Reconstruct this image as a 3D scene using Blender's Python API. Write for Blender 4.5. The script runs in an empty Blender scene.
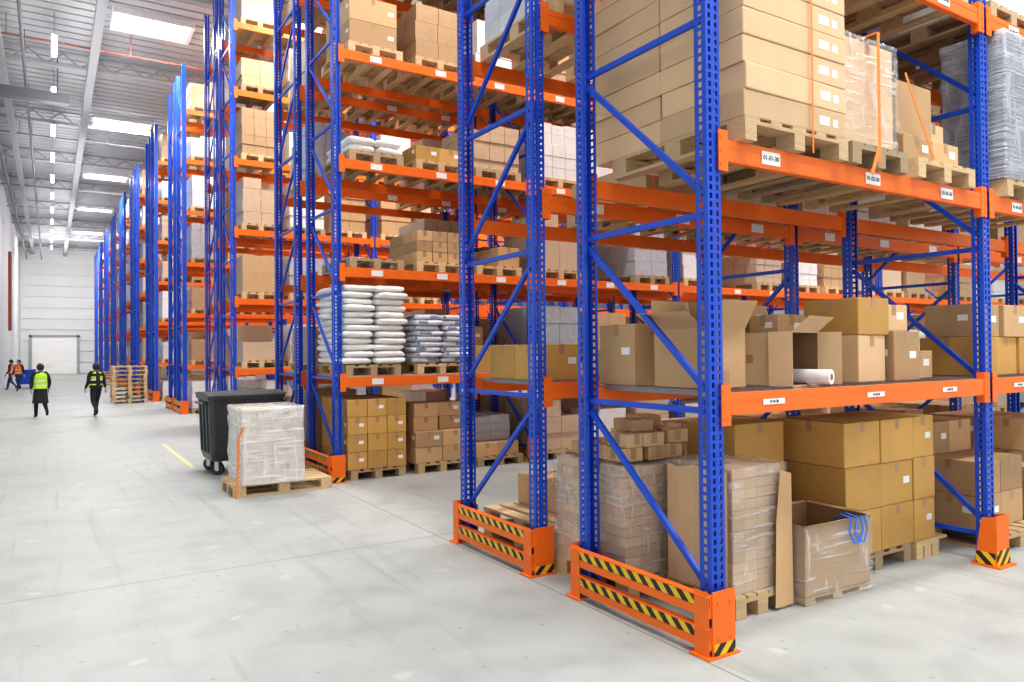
import bpy, bmesh, math, random
from mathutils import Vector, Matrix, noise
random.seed(7)
U=1.75
X0=1.864*U; BAY=1.794*U; FD=0.657*U; GAP=0.372*U; PER=3.768*U; YA=1.7248*U
HR=5.75*U
sc=bpy.context.scene
col=sc.collection
sc.view_settings.view_transform='Standard'
sc.view_settings.exposure=0.03
try: sc.view_settings.look='Medium High Contrast'
except Exception: pass

# ------------------------------------------------------------ helpers
class MB:
    def __init__(s): s.v=[];s.f=[];s.m=[]
    def poly(s,pts,mi=0):
        b=len(s.v); s.v+= [tuple(p) for p in pts]; s.f.append(tuple(range(b,b+len(pts)))); s.m.append(mi)
    def box(s,x0,x1,y0,y1,z0,z1,mi=0):
        b=len(s.v)
        s.v+=[(x0,y0,z0),(x1,y0,z0),(x1,y1,z0),(x0,y1,z0),(x0,y0,z1),(x1,y0,z1),(x1,y1,z1),(x0,y1,z1)]
        for q in ((0,3,2,1),(4,5,6,7),(0,1,5,4),(1,2,6,5),(2,3,7,6),(3,0,4,7)):
            s.f.append(tuple(b+i for i in q)); s.m.append(mi)
    def bar(s,p0,p1,w,t,mi=0,up=(1,0,0)):
        p0=Vector(p0);p1=Vector(p1);d=(p1-p0).normalized();a=Vector(up);a=(a-d*a.dot(d)).normalized();c=d.cross(a)
        b=len(s.v)
        for p in (p0,p1):
            for i,j in ((-1,-1),(1,-1),(1,1),(-1,1)):
                s.v.append(tuple(p+a*(w/2*i)+c*(t/2*j)))
        for q in ((0,3,2,1),(4,5,6,7),(0,1,5,4),(1,2,6,5),(2,3,7,6),(3,0,4,7)):
            s.f.append(tuple(b+i for i in q)); s.m.append(mi)
    def cyl(s,p0,p1,r,n=12,mi=0,r1=None,caps=True):
        if r1 is None:r1=r
        p0=Vector(p0);p1=Vector(p1);d=(p1-p0).normalized()
        a=Vector((1,0,0)) if abs(d.x)<.9 else Vector((0,1,0)); a=(a-d*a.dot(d)).normalized(); c=d.cross(a)
        b=len(s.v)
        for p,rr in((p0,r),(p1,r1)):
            for i in range(n):
                t=2*math.pi*i/n; s.v.append(tuple(p+a*(math.cos(t)*rr)+c*(math.sin(t)*rr)))
        for i in range(n):
            j=(i+1)%n; s.f.append((b+i,b+j,b+n+j,b+n+i)); s.m.append(mi)
        if caps:
            s.f.append(tuple(b+i for i in reversed(range(n)))); s.m.append(mi)
            s.f.append(tuple(b+n+i for i in range(n))); s.m.append(mi)
    def mesh(s,name,mats,smooth=False):
        me=bpy.data.meshes.new(name); me.from_pydata(s.v,[],s.f)
        for m in mats: me.materials.append(m)
        me.polygons.foreach_set("material_index",s.m)
        if smooth: me.polygons.foreach_set("use_smooth",[True]*len(s.f))
        me.update(); return me

def put(name,me,loc=(0,0,0),rz=0,parent=None,label=None,cat=None,group=None,kind=None,scale=None,rot=None):
    o=bpy.data.objects.new(name,me); col.objects.link(o)
    o.location=loc; o.rotation_euler=rot if rot else (0,0,rz)
    if scale: o.scale=scale
    if parent: o.parent=parent
    if label:o["label"]=label
    if cat:o["category"]=cat
    if group:o["group"]=group
    if kind:o["kind"]=kind
    return o

def nt(m):
    m.use_nodes=True; t=m.node_tree; return t,t.nodes,t.links,t.nodes["Principled BSDF"]
def mat(name,c,rough=.5,metal=0,var=.12,scale=6,bump=0,rand=0,coat=0,emis=0,stretch=None,bscale=None):
    m=bpy.data.materials.new(name); t,n,l,b=nt(m)
    b.inputs["Roughness"].default_value=rough; b.inputs["Metallic"].default_value=metal
    b.inputs["Coat Weight"].default_value=coat; b.inputs["Coat Roughness"].default_value=.15
    tc=n.new("ShaderNodeTexCoord"); mp=n.new("ShaderNodeMapping"); l.new(tc.outputs["Object"],mp.inputs[0])
    if stretch: mp.inputs["Scale"].default_value=stretch
    nz=n.new("ShaderNodeTexNoise"); nz.inputs["Scale"].default_value=scale; nz.inputs["Detail"].default_value=5
    l.new(mp.outputs[0],nz.inputs["Vector"])
    mx=n.new("ShaderNodeMix"); mx.data_type='RGBA'
    l.new(nz.outputs["Fac"],mx.inputs[0])
    mx.inputs[6].default_value=(*[min(1,x*(1-var)) for x in c],1); mx.inputs[7].default_value=(*[min(1,x*(1+var)) for x in c],1)
    out=mx.outputs[2]
    if rand:
        oi=n.new("ShaderNodeObjectInfo"); mr=n.new("ShaderNodeMapRange")
        mr.inputs[3].default_value=1-rand; mr.inputs[4].default_value=1+rand
        l.new(oi.outputs["Random"],mr.inputs[0])
        hs=n.new("ShaderNodeHueSaturation"); l.new(mr.outputs[0],hs.inputs["Value"]); l.new(out,hs.inputs["Color"]); out=hs.outputs[0]
    l.new(out,b.inputs["Base Color"])
    if bump:
        bp=n.new("ShaderNodeBump"); bp.inputs["Strength"].default_value=bump; bp.inputs["Distance"].default_value=.02
        n2=n.new("ShaderNodeTexNoise"); n2.inputs["Scale"].default_value=bscale or scale*2; n2.inputs["Detail"].default_value=4
        l.new(mp.outputs[0],n2.inputs["Vector"]); l.new(n2.outputs["Fac"],bp.inputs["Height"]); l.new(bp.outputs[0],b.inputs["Normal"])
    if emis:
        b.inputs["Emission Color"].default_value=(*c,1); b.inputs["Emission Strength"].default_value=emis
    return m

BLUE=mat("blue_paint",(.008,.076,.54),.40,0,.08,3)
ORANGE=mat("orange_paint",(.88,.175,.012),.45,0,.08,3)
CARD=mat("cardboard",(.55,.36,.19),.8,0,.07,9,rand=.22)
CARDY=mat("golden_cardboard",(.56,.33,.10),.75,0,.08,7,rand=.13)
CARDL=mat("pale_cardboard",(.66,.455,.27),.8,0,.07,9,rand=.12)
CARDW=mat("whitish_cardboard",(.78,.69,.58),.7,0,.06,9,rand=.05)
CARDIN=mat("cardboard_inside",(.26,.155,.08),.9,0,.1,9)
TAPE=mat("packing_tape",(.42,.26,.13),.3,0,.05,4)
WHITE=mat("white_paper",(.85,.85,.84),.6,0,.03,4)
INK=mat("black_ink",(.02,.02,.025),.6,0,0,4)
WOOD=mat("pallet_wood",(.64,.46,.26),.8,0,.25,5,bump=.3,rand=.18,stretch=(1,8,8))
WOODD=mat("old_pallet_wood",(.44,.33,.20),.85,0,.3,5,bump=.3,rand=.2,stretch=(8,1,8))
SACKW=mat("white_sack_plastic",(.84,.84,.82),.4,0,.06,5,bump=.9,bscale=9)
SACKG=mat("grey_sack_plastic",(.70,.73,.78),.3,0,.2,14,bump=1,bscale=12)
SACKP=mat("dark_sack_print",(.20,.25,.38),.4,0,.3,14)
STEEL=mat("galvanized_steel",(.55,.57,.58),.35,.7,.1,10)
MESH=mat("dull_wire_steel",(.30,.31,.32),.5,.4,.1,10)
RUB=mat("black_rubber",(.03,.03,.03),.7,0,.1,10)
BINM=mat("dark_grey_plastic",(.045,.05,.056),.4,0,.1,6)
STRAP=mat("orange_strap",(.9,.24,.04),.45,0,.05,6)
STRAPB=mat("blue_strap",(.03,.2,.75),.5,0,.1,6)
CHIP=mat("deck_board",(.55,.42,.28),.8,0,.15,30)
WL=[mat("wrapped_white_goods",(.76,.75,.73),.3,0,.08,7,coat=.5,bump=.4,rand=.1),
    mat("wrapped_beige_goods",(.62,.47,.33),.35,0,.10,7,coat=.5,bump=.3,rand=.15),
    mat("wrapped_brown_goods",(.50,.33,.18),.45,0,.10,7,coat=.3,bump=.3,rand=.2),
    mat("wrapped_grey_goods",(.46,.48,.52),.3,0,.2,9,coat=.6,bump=.6,rand=.15)]
def hazard():
    m=bpy.data.materials.new("hazard_stripes"); t,n,l,b=nt(m); b.inputs["Roughness"].default_value=.4
    tc=n.new("ShaderNodeTexCoord"); sp=n.new("ShaderNodeSeparateXYZ"); l.new(tc.outputs["Object"],sp.inputs[0])
    a=n.new("ShaderNodeMath"); a.operation='ADD'; l.new(sp.outputs[0],a.inputs[0]); l.new(sp.outputs[1],a.inputs[1])
    a2=n.new("ShaderNodeMath"); a2.operation='SUBTRACT'; l.new(a.outputs[0],a2.inputs[0]); l.new(sp.outputs[2],a2.inputs[1])
    mu=n.new("ShaderNodeMath"); mu.operation='MULTIPLY'; mu.inputs[1].default_value=9; l.new(a2.outputs[0],mu.inputs[0])
    fr=n.new("ShaderNodeMath"); fr.operation='FRACT'; l.new(mu.outputs[0],fr.inputs[0])
    g=n.new("ShaderNodeMath"); g.operation='GREATER_THAN'; g.inputs[1].default_value=.5; l.new(fr.outputs[0],g.inputs[0])
    mx=n.new("ShaderNodeMix"); mx.data_type='RGBA'; l.new(g.outputs[0],mx.inputs[0])
    mx.inputs[6].default_value=(.02,.02,.02,1); mx.inputs[7].default_value=(.85,.55,.02,1); l.new(mx.outputs[2],b.inputs["Base Color"])
    return m
HAZ=hazard()
def film(name,lo,hi,c=(.85,.86,.88),zf=11,tilt=.12,thr=(.54,.66)):
    m=bpy.data.materials.new(name); t,n,l,b=nt(m); b.inputs["Base Color"].default_value=(*c,1); b.inputs["Roughness"].default_value=.16
    o=n["Material Output"]; tr=n.new("ShaderNodeBsdfTransparent"); mx=n.new("ShaderNodeMixShader")
    tc=n.new("ShaderNodeTexCoord")
    def folds(sc,rot,s,d):
        mp=n.new("ShaderNodeMapping"); mp.inputs["Scale"].default_value=sc; mp.inputs["Rotation"].default_value=rot; l.new(tc.outputs["Object"],mp.inputs[0])
        z=n.new("ShaderNodeTexNoise"); z.inputs["Scale"].default_value=s; z.inputs["Detail"].default_value=d; z.inputs["Distortion"].default_value=.5; l.new(mp.outputs[0],z.inputs["Vector"]); return z
    a=folds((1,1,zf),(tilt,-tilt,0),2.3,3); c2=folds((9,9,1.6),(.4,.5,0),1.6,2)
    ad=n.new("ShaderNodeMath"); ad.operation='MAXIMUM'
    l.new(a.outputs["Fac"],ad.inputs[0]); 
    sb=n.new("ShaderNodeMath"); sb.operation='SUBTRACT'; sb.inputs[1].default_value=.04; l.new(c2.outputs["Fac"],sb.inputs[0]); l.new(sb.outputs[0],ad.inputs[1])
    mr=n.new("ShaderNodeMapRange"); mr.inputs[1].default_value=thr[0]; mr.inputs[2].default_value=thr[1]; mr.inputs[3].default_value=lo; mr.inputs[4].default_value=hi; l.new(ad.outputs[0],mr.inputs[0])
    l.new(mr.outputs[0],mx.inputs[0]); l.new(tr.outputs[0],mx.inputs[1]); l.new(b.outputs[0],mx.inputs[2]); l.new(mx.outputs[0],o.inputs[0])
    bp=n.new("ShaderNodeBump"); bp.inputs["Strength"].default_value=1; bp.inputs["Distance"].default_value=.035; l.new(ad.outputs[0],bp.inputs["Height"]); l.new(bp.outputs[0],b.inputs["Normal"])
    return m
FILM=film("clear_stretch_film",.14,.44); FILMC=film("light_stretch_film",.14,.42); FILMG=film("ribbed_silver_film",.62,.9,(.47,.49,.54),22,.04,(.46,.58)); FILMW=film("white_stretch_film",.48,.80,(.93,.93,.92))

# ------------------------------------------------------------ structure
def concrete():
    m=bpy.data.materials.new("polished_concrete"); t,n,l,b=nt(m)
    b.inputs["Specular IOR Level"].default_value=.3
    tc=n.new("ShaderNodeTexCoord")
    def noi(s,d,dist=0):
        z=n.new("ShaderNodeTexNoise"); z.inputs["Scale"].default_value=s; z.inputs["Detail"].default_value=d; z.inputs["Distortion"].default_value=dist; l.new(tc.outputs["Object"],z.inputs["Vector"]); return z
    a=noi(.45,7,.8); c=noi(2.6,9,.3)
    cr=n.new("ShaderNodeValToRGB"); cr.color_ramp.elements[0].position=.32; cr.color_ramp.elements[1].position=.68
    cr.color_ramp.elements[0].color=(.395,.41,.395,1); cr.color_ramp.elements[1].color=(.465,.48,.46,1); l.new(a.outputs["Fac"],cr.inputs[0])
    mx=n.new("ShaderNodeMix"); mx.data_type='RGBA'; mx.blend_type='MULTIPLY'; mx.inputs[0].default_value=.5
    cr2=n.new("ShaderNodeValToRGB"); cr2.color_ramp.elements[0].position=.28; cr2.color_ramp.elements[0].color=(.68,.68,.68,1); cr2.color_ramp.elements[1].position=.55; l.new(c.outputs["Fac"],cr2.inputs[0])
    l.new(cr.outputs[0],mx.inputs[6]); l.new(cr2.outputs[0],mx.inputs[7])
    br=n.new("ShaderNodeTexBrick"); br.offset=0; br.inputs["Scale"].default_value=1; br.inputs["Brick Width"].default_value=5.2; br.inputs["Row Height"].default_value=6.6
    br.inputs["Mortar Size"].default_value=.008; br.inputs["Color1"].default_value=(1,1,1,1); br.inputs["Color2"].default_value=(.96,.96,.96,1); br.inputs["Mortar"].default_value=(.6,.6,.6,1)
    mpb=n.new("ShaderNodeMapping"); mpb.inputs["Location"].default_value=(2.1,.3,0)
    l.new(tc.outputs["Object"],mpb.inputs[0]); l.new(mpb.outputs[0],br.inputs["Vector"])
    m2=n.new("ShaderNodeMix"); m2.data_type='RGBA'; m2.blend_type='MULTIPLY'; m2.inputs[0].default_value=1
    l.new(mx.outputs[2],m2.inputs[6]); l.new(br.outputs[0],m2.inputs[7])
    def spots(scale,th,amt,colr,prev,dist=.3):
        vm=n.new("ShaderNodeVectorMath"); vm.operation='ADD'; l.new(tc.outputs["Object"],vm.inputs[0])
        sc_=n.new("ShaderNodeVectorMath"); sc_.operation='SCALE'; sc_.inputs["Scale"].default_value=dist; l.new(c.outputs["Color"],sc_.inputs[0]); l.new(sc_.outputs[0],vm.inputs[1])
        vo=n.new("ShaderNodeTexVoronoi"); vo.voronoi_dimensions='2D'; vo.inputs["Scale"].default_value=scale; l.new(vm.outputs[0],vo.inputs["Vector"])
        mr=n.new("ShaderNodeMapRange"); mr.inputs[1].default_value=th; mr.inputs[2].default_value=th*.5; mr.inputs[3].default_value=0; mr.inputs[4].default_value=amt; l.new(vo.outputs["Distance"],mr.inputs[0])
        m3=n.new("ShaderNodeMix"); m3.data_type='RGBA'; l.new(mr.outputs[0],m3.inputs[0]); l.new(prev,m3.inputs[6]); m3.inputs[7].default_value=(*colr,1); return m3.outputs[2]
    o=spots(.8,.05,.4,(.60,.61,.56),m2.outputs[2]); o=spots(1.9,.035,.45,(.22,.23,.22),o,.1)
    mps=n.new("ShaderNodeMapping"); mps.inputs["Scale"].default_value=(5,.25,1); mps.inputs["Rotation"].default_value=(0,0,.35); l.new(tc.outputs["Object"],mps.inputs[0])
    ns=n.new("ShaderNodeTexNoise"); ns.inputs["Scale"].default_value=1.2; ns.inputs["Detail"].default_value=4; ns.inputs["Distortion"].default_value=1; l.new(mps.outputs[0],ns.inputs["Vector"])
    ms=n.new("ShaderNodeMapRange"); ms.inputs[1].default_value=.58; ms.inputs[2].default_value=.72; ms.inputs[4].default_value=.45; l.new(ns.outputs["Fac"],ms.inputs[0])
    m4=n.new("ShaderNodeMix"); m4.data_type='RGBA'; l.new(ms.outputs[0],m4.inputs[0]); l.new(o,m4.inputs[6]); m4.inputs[7].default_value=(.29,.30,.29,1)
    l.new(m4.outputs[2],b.inputs["Base Color"])
    rr=n.new("ShaderNodeMapRange"); rr.inputs[3].default_value=.36; rr.inputs[4].default_value=.62; l.new(c.outputs["Fac"],rr.inputs[0]); l.new(rr.outputs[0],b.inputs["Roughness"])
    return m
CON=concrete()
WALLW=mat("white_wall_cladding",(.80,.82,.83),.6,0,.03,2)
CEIL=mat("white_roof_sheet",(.48,.50,.52),.6,0,.03,2)
GREYP=mat("light_grey_paint",(.42,.44,.46),.5,0,.05,3)
DARKP=mat("dark_grey_pipe",(.17,.18,.20),.5,0,.05,3)
REDP=mat("muted_red_paint",(.33,.07,.05),.5,0,.05,3)
DOORM=mat("door_panel",(1,1,.98),.5,0,.01,2)
YEL=mat("worn_yellow_floor_paint",(.68,.62,.28),.6,0,.25,12)
YB=43*U; XL=-1.25*U; ZC=6.3*U; XR=34
b=MB(); b.box(-22,XR,-8,YB+.3,-.2,0); put("floor",b.mesh("floor",[CON]),kind="structure")
b=MB(); b.box(XL,XR,YB,YB+.3,0,ZC)
for i in range(12): b.box(XL,XR,YB-.10,YB,i*.95+.06,i*.95+.89)
put("wall_back",b.mesh("wall_back",[WALLW]),kind="structure")
b=MB(); b.box(XL-.3,XL,26,YB+.3,0,ZC)
for i in range(24): b.box(XL,XL+.03,26+i*2.05,26+i*2.05+1.98,.3,ZC-.4)
put("wall_left",b.mesh("wall_left",[WALLW]),kind="structure")
b=MB(); b.box(XR,XR+.3,-8,YB+.3,0,ZC); put("wall_right",b.mesh("wall_right",[WALLW]),kind="structure")
b=MB(); b.box(-22,XR,-8,YB+.3,ZC+.05,ZC+.3)
y=-8
while y<YB:
    b.box(-22,XR,y,y+.36,ZC,ZC+.05); y+=.46
put("ceiling",b.mesh("ceiling",[CEIL]),kind="structure")
tn=1
def trim(bb,mats,name="trim"):
    global tn
    put("trim_%d"%tn,bb.mesh("trim",mats),kind="structure"); tn+=1
for k in range(0,12):
    yy=YA+2.0*U+k*PER
    if yy>YB: break
    b=MB(); b.box(-10,XR,yy-.10,yy+.10,ZC-.50,ZC-.42); b.box(-10,XR,yy-.08,yy+.08,ZC-.06,ZC)
    x=-10
    while x<9:
        b.bar((x,yy,ZC-.42),(x+.45,yy,ZC-.06),.04,.04,up=(0,1,0)); b.bar((x+.45,yy,ZC-.06),(x+.9,yy,ZC-.42),.04,.04,up=(0,1,0)); x+=.9
    b.box(9,XR,yy-.03,yy+.03,ZC-.42,ZC-.04); trim(b,[GREYP])
b=MB(); b.box(.56*U,.56*U+.22,-8,YB,ZC-.76,ZC-.51); trim(b,[GREYP])
b=MB(); b.box(-.75*U,-.75*U+.2,-8,YB,ZC-.70,ZC-.51); trim(b,[GREYP])
b=MB(); b.box(XL+.03,XL+.2,54,54.5,3.2,8.0); trim(b,[REDP])
for k in range(4):
    yy=YA+2.9*U+(k+.5)*PER*1.6
    b=MB(); b.cyl((-3 if yy<26 else XL,yy,ZC-.62),(XR,yy,ZC-.62),.022,8)
    for j in range(10):
        b.cyl((-1+j*3,yy,ZC-.62),(-1+j*3,yy,ZC-.005),.010,6)
    put("sprinkler_pipe",b.mesh("sprinkler_pipe",[REDP if k==1 else DARKP]),label="thin sprinkler pipe hung under the roof",cat="pipe",group="sprinkler pipes under the roof")
for xx,rr_ in((XL+.5,.06),(-.35*U,.04)):
    b=MB(); b.cyl((xx,YA,ZC-1.1),(xx,YB-.2,ZC-1.1),rr_,8)
    for j in range(14): b.cyl((xx,5+j*5,ZC-1.1),(xx,5+j*5,ZC-.005),.012,6)
    put("service_pipe",b.mesh("service_pipe",[DARKP]),label="long dark grey service pipe hung along the roof",cat="pipe",group="service pipes along the roof")
b=MB(); yy=15.0*U
b.box(-3.5,.5,yy,yy+.3,ZC-1.6,ZC-1.3)
for x in(-3.2,-1.6,.2): b.cyl((x,yy+.15,ZC-1.3),(x,yy+.15,ZC-.005),.015,6)
put("ventilation_duct",b.mesh("ventilation_duct",[DARKP]),label="grey square ventilation duct hung under the roof",cat="duct")
for i,(x0,w,h) in enumerate(((-.75*U,3.3,3.2),(3.2*U,3,3.3))):
    b=MB(); b.box(x0,x0+w,YB-.16,YB-.11,0,h)
    for j in range(6): b.box(x0+.04,x0+w-.04,YB-.19,YB-.16,j*h/6+.03,(j+1)*h/6-.03)
    b.box(x0-.22,x0,YB-.24,YB-.11,0,h+.2,1); b.box(x0+w,x0+w+.22,YB-.24,YB-.11,0,h+.2,1); b.box(x0-.22,x0+w+.22,YB-.24,YB-.11,h,h+.2,1)
    put("door_%d"%(i+1),b.mesh("door",[DOORM,GREYP]),kind="structure")
SKY=mat("skylight_glow",(1,1,1),.4,0,0,1,emis=7)
LEDM=mat("led_glow",(1,1,1),.4,0,0,1,emis=16)
def area(loc,sx,sy,p,rot=(0,0,0),c=(1,.99,.97)):
    d=bpy.data.lights.new("area_light",'AREA'); d.shape='RECTANGLE'; d.size=sx; d.size_y=sy; d.energy=p; d.color=c
    o=bpy.data.objects.new("area_light",d); col.objects.link(o); o.location=loc; o.rotation_euler=rot; return o
wn=1
for Y in (1.3,7.1,13.0,18.9,24.8,30.7,36.6):
    for X in (1.4,7.5):
        b=MB(); x=X*U;y=Y*U
        b.box(x-.92,x+.92,y-.58,y+.58,ZC-.05,ZC-.01)
        for a0,a1,b0,b1 in((x-1.02,x-.92,y-.68,y+.68),(x+.92,x+1.02,y-.68,y+.68),(x-.92,x+.92,y-.68,y-.58),(x-.92,x+.92,y+.58,y+.68)): b.box(a0,a1,b0,b1,ZC-.16,ZC,1)
        put("window_%d"%wn,b.mesh("window",[SKY,WALLW]),kind="structure"); wn+=1
        area((x,y,ZC-.2),1.8,1.2,370)
b=MB(); b.box(-.07,.07,-.8,.8,.06,.1); b.box(-.012,.012,-.6,-.58,.1,.75); b.box(-.012,.012,.58,.6,.1,.75); LH=b.mesh("ceiling_lamp",[GREYP])
b=MB(); b.box(-.06,.06,-.78,.78,0,.06); LT=b.mesh("tube",[LEDM])
for i in range(15):
    o=put("ceiling_lamp",LH,(.06*U,(3.2+i*2.6)*U,ZC-.80),label="long white LED strip lamp hanging under the roof",cat="ceiling lamp",group="strip lamps along the main aisle")
    put("tube",LT,parent=o)
for i in range(5): area((.3*U,(6+i*8)*U,ZC-2.2),1.5,10,70+i*16,(math.pi,0,0))  # added uplights without fixtures, brighten the roof underside
area((1.2,YB-11,ZC-1.6),3,1,420,(math.radians(60),0,0),(1,.97,.92))  # added fill aimed at the back wall, no lamp hangs here
for k in range(0,4):
    for xx in (5.5,11.5,18):
        area((xx,YA+(1.029+.657+1.04)*U+k*PER,ZC-1.2),3,.5,330)  # added overhead fill for the rack aisles, no fixtures modelled
area((4.5,.2,ZC-1.2),4,1,500); area((11,.2,ZC-1.2),4,1,400)  # added fill above the foreground, before the nearest rack; no real lamps
def mark(x0,x1,y0,y1):
    b=MB(); b.box(x0,x1,y0,y1,0,.003); put("floor_marking",b.mesh("floor_marking",[YEL]),label="worn yellow painted line on the concrete floor",cat="floor marking",group="yellow floor lines")
mark(1.03*U,1.07*U,6.9*U,8.9*U)

# ------------------------------------------------------------ racks
def post_mesh():
    b=MB(); P=.05; n=int(HR/P); W=.056; xs=[-W,-.036,-.015,.015,.036,W]; ys=[-.045,-.012,.012,.045]
    for i in range(n):
        z0=i*P; za=z0+.019; z1=z0+P
        b.poly([(-W,-.045,z0),(W,-.045,z0),(W,-.045,za),(-W,-.045,za)])
        for j in (0,2,4): b.poly([(xs[j],-.045,za),(xs[j+1],-.045,za),(xs[j+1],-.045,z1),(xs[j],-.045,z1)])
        for sx in(-W,W):
            b.poly([(sx,-.045,z0),(sx,.045,z0),(sx,.045,za),(sx,-.045,za)])
            for j in(0,2): b.poly([(sx,ys[j],za),(sx,ys[j+1],za),(sx,ys[j+1],z1),(sx,ys[j],z1)])
    for s in(-1,1): b.box(s*W-(.02 if s>0 else 0),s*W+(.02 if s<0 else 0),.043,.045,0,n*P)
    b.box(-.09,.09,-.07,.07,0,.012,1)
    return b.mesh("post",[BLUE,STEEL])
POST=post_mesh()
def frame_mesh(mirror):
    b=MB(); z=.13
    while z+.5<5.7:
        b.bar((0,.03,z*U),(0,FD-.03,z*U),.03,.036)
        lo=(z+.07)*U; hi=(z+.62)*U
        if mirror: b.bar((0,.03,hi),(0,FD-.03,lo),.03,.036)
        else: b.bar((0,.03,lo),(0,FD-.03,hi),.03,.036)
        z+=.66
    return b.mesh("upright_frame",[BLUE])
FR=[frame_mesh(False),frame_mesh(True)]
def beam_mesh():
    b=MB(); L=BAY-.115
    b.box(0,L,-.055,-.01,-.13,0); b.box(0,L,-.057,-.055,-.122,-.085); b.box(0,L,-.057,-.055,-.045,-.008)
    for x in(0,L-.045):
        b.box(x,x+.045,-.062,.0,-.19,.05)
    for x0,x1 in((-.035,0.0),(L,L+.035)):
        b.box(x0,x1,-.064,-.058,-.19,.05)
        for i in range(3): b.cyl(((x0+x1)/2,-.064,-.15+i*.08),((x0+x1)/2,-.069,-.15+i*.08),.008,8)
    return b.mesh("beam",[ORANGE])
BEAM=beam_mesh()
def wire_deck():
    b=MB(); L=BAY-.14
    for i in range(25): x=.02+i*(L-.04)/24; b.box(x-.0025,x+.0025,-.04,FD+.04,.002,.007)
    for i in range(5): y=-.035+i*(FD+.07)/4; b.box(.02,L-.02,y-.003,y+.003,-.005,.002)
    for i in range(4): x=.1+i*(L-.2)/3; b.box(x-.015,x+.015,.0,FD,-.03,-.006)
    return b.mesh("wire_deck",[MESH])
WD=wire_deck()
b=MB(); b.box(.02,BAY-.135,-.03,FD+.03,.001,.02); SD=b.mesh("deck_panel",[CHIP])
def guard_mesh():
    b=MB(); x=-.125; y0=-.085; y1=FD+.06
    for z in (.045,.225):
        b.box(x,x+.035,y0,y1,z,z+.05)
        b.box(x+.006,x+.03,y0,y1,z+.05,z+.115)
        b.box(x+.001,x+.006,y0+.05,y1-.03,z+.053,z+.112,1)
        b.box(x-.012,x+.04,y0,y1,z+.115,z+.123)
    for ya,yb,yc,yd in((y0-.008,y0,y0,y0+.11),(y1,y1+.008,y1-.10,y1)):
        b.box(x+.02,.08,ya,yb,0,.37)
        b.box(x-.004,x,yc,yd,0,.37)
        b.box(.072,.08,yc,yd,0,.33)
        b.box(x-.03,.10,min(ya,yc)-.02,max(yb,yd)+.02,0,.01)
    for z in(.10,.30):
        for xx in(-.06,.04): b.cyl((xx,y0-.008,z),(xx,y0-.016,z),.011,8)
    b.box(x+.03,.075,y0-.012,y0-.008,.012,.075,1)
    return b.mesh("end_guard",[ORANGE,HAZ])
GUARD=guard_mesh()
def foot_guard_mesh():
    b=MB()
    b.box(-.10,.10,-.13,-.118,.0,.40)
    for s in(-.10,.10):
        b.poly([(s,-.118,0),(s,.04,0),(s,-.02,.38),(s,-.118,.40)])
        b.box(s-.003 if s<0 else s,s if s<0 else s+.003,-.118,.025,.015,.11,1)
    b.box(-.13,.13,-.17,.05,0,.012); b.box(-.10,.10,-.136,-.13,.015,.13,1)
    return b.mesh("foot_guard",[ORANGE,HAZ])
FOOT=foot_guard_mesh()
b=MB(); b.box(-.085,.085,-.003,0,-.04,.04); TAG=b.mesh("label_plate",[WHITE])
b=MB(); b.box(-.10,.10,-.003,0,-.017,.017); TAGS=b.mesh("label_plate",[WHITE])
def text_mesh(s,size):
    c=bpy.data.curves.new("txt",'FONT'); c.body=s; c.size=size; c.align_x='CENTER'; c.align_y='CENTER'; c.extrude=.0005; c.offset=.0006
    o=bpy.data.objects.new("txt",c); col.objects.link(o); bpy.context.view_layer.update()
    me=bpy.data.meshes.new_from_object(o); bpy.data.objects.remove(o); me.materials.clear(); me.materials.append(INK); return me
TXC={}
def tag(parent,x,s,small=False):
    put("label_plate",TAGS if small else TAG,(x,-.0585,-.065),parent=parent)
    if s:
        k=(s,small)
        if k not in TXC: TXC[k]=text_mesh(s,.022 if small else .040)
        put("lettering",TXC[k],(x,-.0625,-.065),parent=parent,rot=(math.pi/2,0,0))
LV_A=[.85,1.70,2.55,3.40,4.25,5.05]; LV_C=[.80,1.65,2.49,3.34,4.18,5.0]
def far_rack_mesh(nb,LV,mirror):
    b=MB()
    for i in range(nb+1):
        x=i*BAY
        for y in(0,FD): b.box(x-.055,x+.055,y-.045,y+.045,0,HR)
        z=.13
        if i<3:
            while z+.5<5.7:
                b.bar((x,.03,z*U),(x,FD-.03,z*U),.035,.04)
                lo,hi=(z+.07)*U,(z+.62)*U
                b.bar((x,.03,hi if mirror else lo),(x,FD-.03,lo if mirror else hi),.035,.04); z+=.66
    for i in range(nb):
        for lv in LV:
            for y in(-.035,FD+.035):
                b.box(i*BAY+.055,(i+1)*BAY-.055,y-.022,y+.022,lv*U-.13,lv*U,1)
    x=-.135
    for z in(.05,.24):
        b.box(x,x+.04,-.09,FD+.08,z,z+.05,1); b.box(x,x+.04,-.09,FD+.08,z+.05,z+.115,2)
    b.box(x,.085,-.10,-.09,0,.385,1); b.box(x,.085,FD+.08,FD+.09,0,.385,1)
    return b.mesh("pallet_rack",[BLUE,ORANGE,HAZ])
RY=[]
RL="tall blue and orange steel pallet rack with pallets on its levels"
FRC={}
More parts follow.
